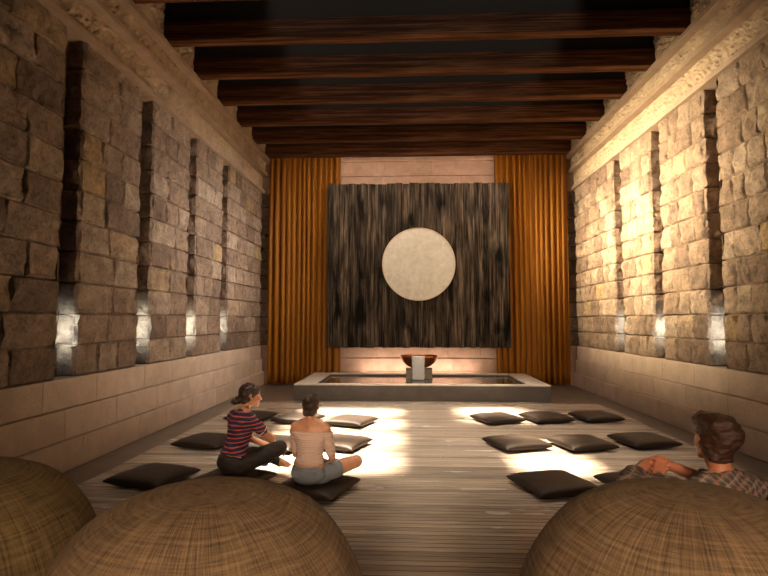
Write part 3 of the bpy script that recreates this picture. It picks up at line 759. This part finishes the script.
# --- person in the off-shoulder top
def person_pink():
    p = tag(empty('person', (-.94, 5.12, .118), radians(-12)), 'person in a pale pink off-shoulder top and denim shorts, seen from behind, seated cross-legged', 'person')
    k = 1.02; KT = Matrix.Scale(k, 4); L = lean_fn(4); t = torso(L, 1.0, .150)
    hd = headT(L(-.012, .03, .70), 2, -6)
    nk = [t['neck'], ell(hd @ Vector((0, -.02, -.05)), .045)]
    rs, re, rw = L(.155, .0, .490), Vector((.185, .10, .23)), Vector((.10, .33, .14))
    ls, le, lw = L(-.155, .0, .490), Vector((-.185, .12, .23)), Vector((-.08, .34, .14))
    hipR, kR, aR = Vector((.085, .03, .09)), Vector((.36, .30, .155)), Vector((.02, .40, .035))
    hipL, kL, aL = Vector((-.085, .03, .09)), Vector((-.20, .34, .175)), Vector((.05, .52, .03))
    tor = [[t['pel'], t['waist']], [t['waist'], t['rib']], [t['rib'], t['sl'], t['up']], [t['rib'], t['sr'], t['up']], [t['sl'], t['sr']], [t['neck'], t['sl'], t['up']], [t['neck'], t['sr'], t['up']]]
    legs = [cone(hipR, .086, kR, .060), cone(kR, .056, aR, .035), cone(hipL, .086, kL, .060), cone(kL, .056, aL, .035)]
    arms = [cone(rs, .042, re, .034), cone(re, .033, rw, .022), cone(ls, .042, le, .034), cone(le, .033, lw, .022)]
    body = tor+[nk]+legs+arms+head_shapes(hd)+hand(rw, rw-re, (-.6, 0, -1), 1, .5)+hand(lw, lw-le, (.6, 0, -1), -1, .5)
    body += foot(aR+Vector((.04, 0, 0)), aR+Vector((-.17, .02, -.01)))+foot(aL+Vector((-.04, 0, 0)), aL+Vector((.17, .0, -.01)))
    b = blob('body', body, M['skin2'], p, .0045, 3, KT)
    top = [[ell(L(0, 0, .20), (.132, .10, .05)), t['waist']], [t['waist'], t['rib']]]+tor[2:5]+[cone(rs, .044, rs.lerp(re, .8), .037), cone(ls, .044, ls.lerp(le, .8), .037)]
    blob('off_shoulder_top', top, M['pink'], p, .006, 3, KT, [(L(0, 0, .475), L(0, 0, 1)-L(0, 0, 0)), (L(0, 0, .165), L(0, 0, 0)-L(0, 0, 1))], wrinkle(.006, 13), .008)
    blob('neck_string', [[ell(L(0, -.005, .577), (.050, .050, .004))]], M['trimw'], p, .0035, 1, KT)
    sh_ = [[ell((0, -.002, .105), (.166, .122, .105)), ell((0, -.004, .15), (.142, .106, .06))], cone(hipR, .092, hipR.lerp(kR, .42), .084), cone(hipL, .092, hipL.lerp(kL, .42), .084)]
    s = blob('denim_shorts', sh_, M['denim'], p, .006, 3, KT, [(Vector((0, 0, .185)), Vector((0, -.1, 1)))], wrinkle(.005, 15), .006)
    for x in (-.075, .075):
        mb = MB(); mb.box(x-.035, x+.035, -.128, -.118, .085, .15, 0, .004); mb.build('pocket', M['denim'], s)
    h = [ell(hd @ Vector((0, -.026, .030)), (.079, .090, .088), hd.to_3x3()), [ell(hd @ Vector((.05, -.02, .0)), (.026, .045, .04), hd.to_3x3()), ell(hd @ Vector((.03, -.06, -.065)), .028), ell(hd @ Vector((-.03, -.06, -.065)), .028), ell(hd @ Vector((-.05, -.02, .0)), (.026, .045, .04), hd.to_3x3())],
         [ell(hd @ Vector((0, .05, .082)), (.05, .03, .016), hd.to_3x3()), ell(hd @ Vector((0, -.0, .09)), (.06, .04, .03), hd.to_3x3())], ell(hd @ Vector((0, -.105, .058)), (.044, .032, .040), hd.to_3x3()), ell(hd @ Vector((0.012, -.125, .050)), (.026, .02, .026), hd.to_3x3())]
    blob('hair', h, M['hair'], p, .0045, 2, KT, (), wrinkle(.004, 36))
    face_parts(hd, b, KT)
# --- person in plaid behind the right-hand bean bag
def person_plaid():
    p = tag(empty('person', (1.725, 3.10, .166), radians(14)), 'person in a plaid shirt with thick brown hair behind the right-hand bean bag, hands clasped', 'person')
    k = 1.10; KT = Matrix.Scale(k, 4); L = lean_fn(2); t = torso(L, 1.12, .178)
    hd = headT(L(-.015, .035, .735), -7, 3, 5)
    nk = [ell(L(0, -.005, .58), .056), ell(hd @ Vector((0, -.025, -.05)), .054)]
    rs, re, rw = L(.182, .0, .495), Vector((.22, .25, .43)), Vector((-.055, .335, .548))
    ls, le, lw = L(-.182, .0, .495), Vector((-.400, .17, .515)), Vector((-.205, .325, .560))
    hipR, kR, aR = Vector((.09, .03, .09)), Vector((.20, .40, .36)), Vector((.16, .55, -.07))
    hipL, kL, aL = Vector((-.09, .03, .09)), Vector((-.22, .40, .36)), Vector((-.16, .55, -.07))
    tor = [[t['pel'], t['waist']], [t['waist'], t['rib']], [t['rib'], t['sl'], t['up']], [t['rib'], t['sr'], t['up']], [t['sl'], t['sr']], [nk[0], t['sl'], t['up']], [nk[0], t['sr'], t['up']]]
    legs = [cone(hipR, .09, kR, .062), cone(kR, .058, aR, .036), cone(hipL, .09, kL, .062), cone(kL, .058, aL, .036)]
    arms = [cone(rs, .05, re, .042), cone(re, .041, rw, .027), cone(ls, .05, le, .042), cone(le, .041, lw, .027)]
    body = tor+[nk]+legs+arms+head_shapes(hd, True)
    body += hand(lw, (1, .15, .05), (.0, -1, -.25), -1, .55, .1, 1.0)+hand(rw, (-1, -.10, .05), (.0, -1, -.2), 1, .6, .1, 1.0)
    body += foot(aR+Vector((0, -.03, -.02)), aR+Vector((.02, .2, -.03)))+foot(aL+Vector((0, -.03, -.02)), aL+Vector((-.02, .2, -.03)))
    b = blob('body', body, M['skin3'], p, .0045, 3, KT)
    shirt = tor[:5]+[[ell(L(0, -.012, .555), .060), t['sl'], t['up']], [ell(L(0, -.012, .555), .060), t['sr'], t['up']]]
    shirt += [cone(rs, .054, re, .054), cone(re, .054, re.lerp(rw, .18), .05), cone(ls, .054, le, .054), cone(le, .054, le.lerp(lw, .18), .05)]
    s = blob('plaid_shirt', shirt, M['plaid'], p, .006, 3, KT, [(Vector((0, 0, .10)), Vector((0, 0, -1)))], wrinkle(.014, 12), .012)
    for (e_, w_) in ((re, rw), (le, lw)):
        a, q = e_.lerp(w_, .10), e_.lerp(w_, .30); blob('rolled_cuff', [[ell(a, .056), ell(q, .053)]], M['plaid'], s, .005, 2, KT, (), wrinkle(.008, 18), .008)
    col = [[ell(L(x*.058, -.05+.03*abs(x), .585), (.022, .014, .026)), ell(L(y*.058, -.05+.03*abs(y), .585), (.022, .014, .026))] for x, y in ((-1, -.5), (-.5, 0), (0, .5), (.5, 1))]
    col += [[ell(L(x*.058, -.02, .585), (.014, .022, .026)), ell(L(x*.05, .05, .565), (.014, .022, .022))] for x in (-1, 1)]
    blob('collar', col, M['plaid'], s, .005, 2, KT)
    blob('trousers', [[ell((0, 0, .10), (.185, .125, .10)), ell((0, 0, .13), (.17, .115, .07))]]+legs, M['leggings'], p, .007, 3, KT, [(Vector((0, 0, .19)), Vector((0, 0, 1)))], wrinkle(.005, 14), .010)
    R = hd.to_3x3()
    h = [ell(hd @ Vector((0, -.030, .040)), (.086, .098, .090), R), [ell(hd @ Vector((.05, -.03, .0)), (.032, .05, .045), R), ell(hd @ Vector((.032, -.07, -.062)), .032), ell(hd @ Vector((-.032, -.07, -.062)), .032), ell(hd @ Vector((-.05, -.03, .0)), (.032, .05, .045), R)],
         [ell(hd @ Vector((.0, .035, .095)), (.082, .065, .042), R), ell(hd @ Vector((0, -.03, .105)), (.088, .07, .045), R)], [ell(hd @ Vector((.0, -.085, .085)), (.082, .052, .055), R), ell(hd @ Vector((0, -.03, .11)), (.08, .06, .04), R)],
         [ell(hd @ Vector((0.02, -.10, .05)), (.075, .045, .06), R), ell(hd @ Vector((0, -.08, -.02)), (.055, .035, .05), R)], ell(hd @ Vector((-.01, .062, .090)), (.062, .035, .032), R)]
    for i in range(16):
        a = i/16*2*pi; h.append(ell(hd @ Vector((.055*cos(a), -.02+.085*sin(a), .112)), .027))
    blob('hair', h, M['hair3'], p, .005, 2, KT, (), wrinkle(.006, 24))
    face_parts(hd, b, KT)
M['trimw'] = mat_plain('pale_trim', (.62, .50, .42), .8)
person_striped(); person_pink(); person_plaid()
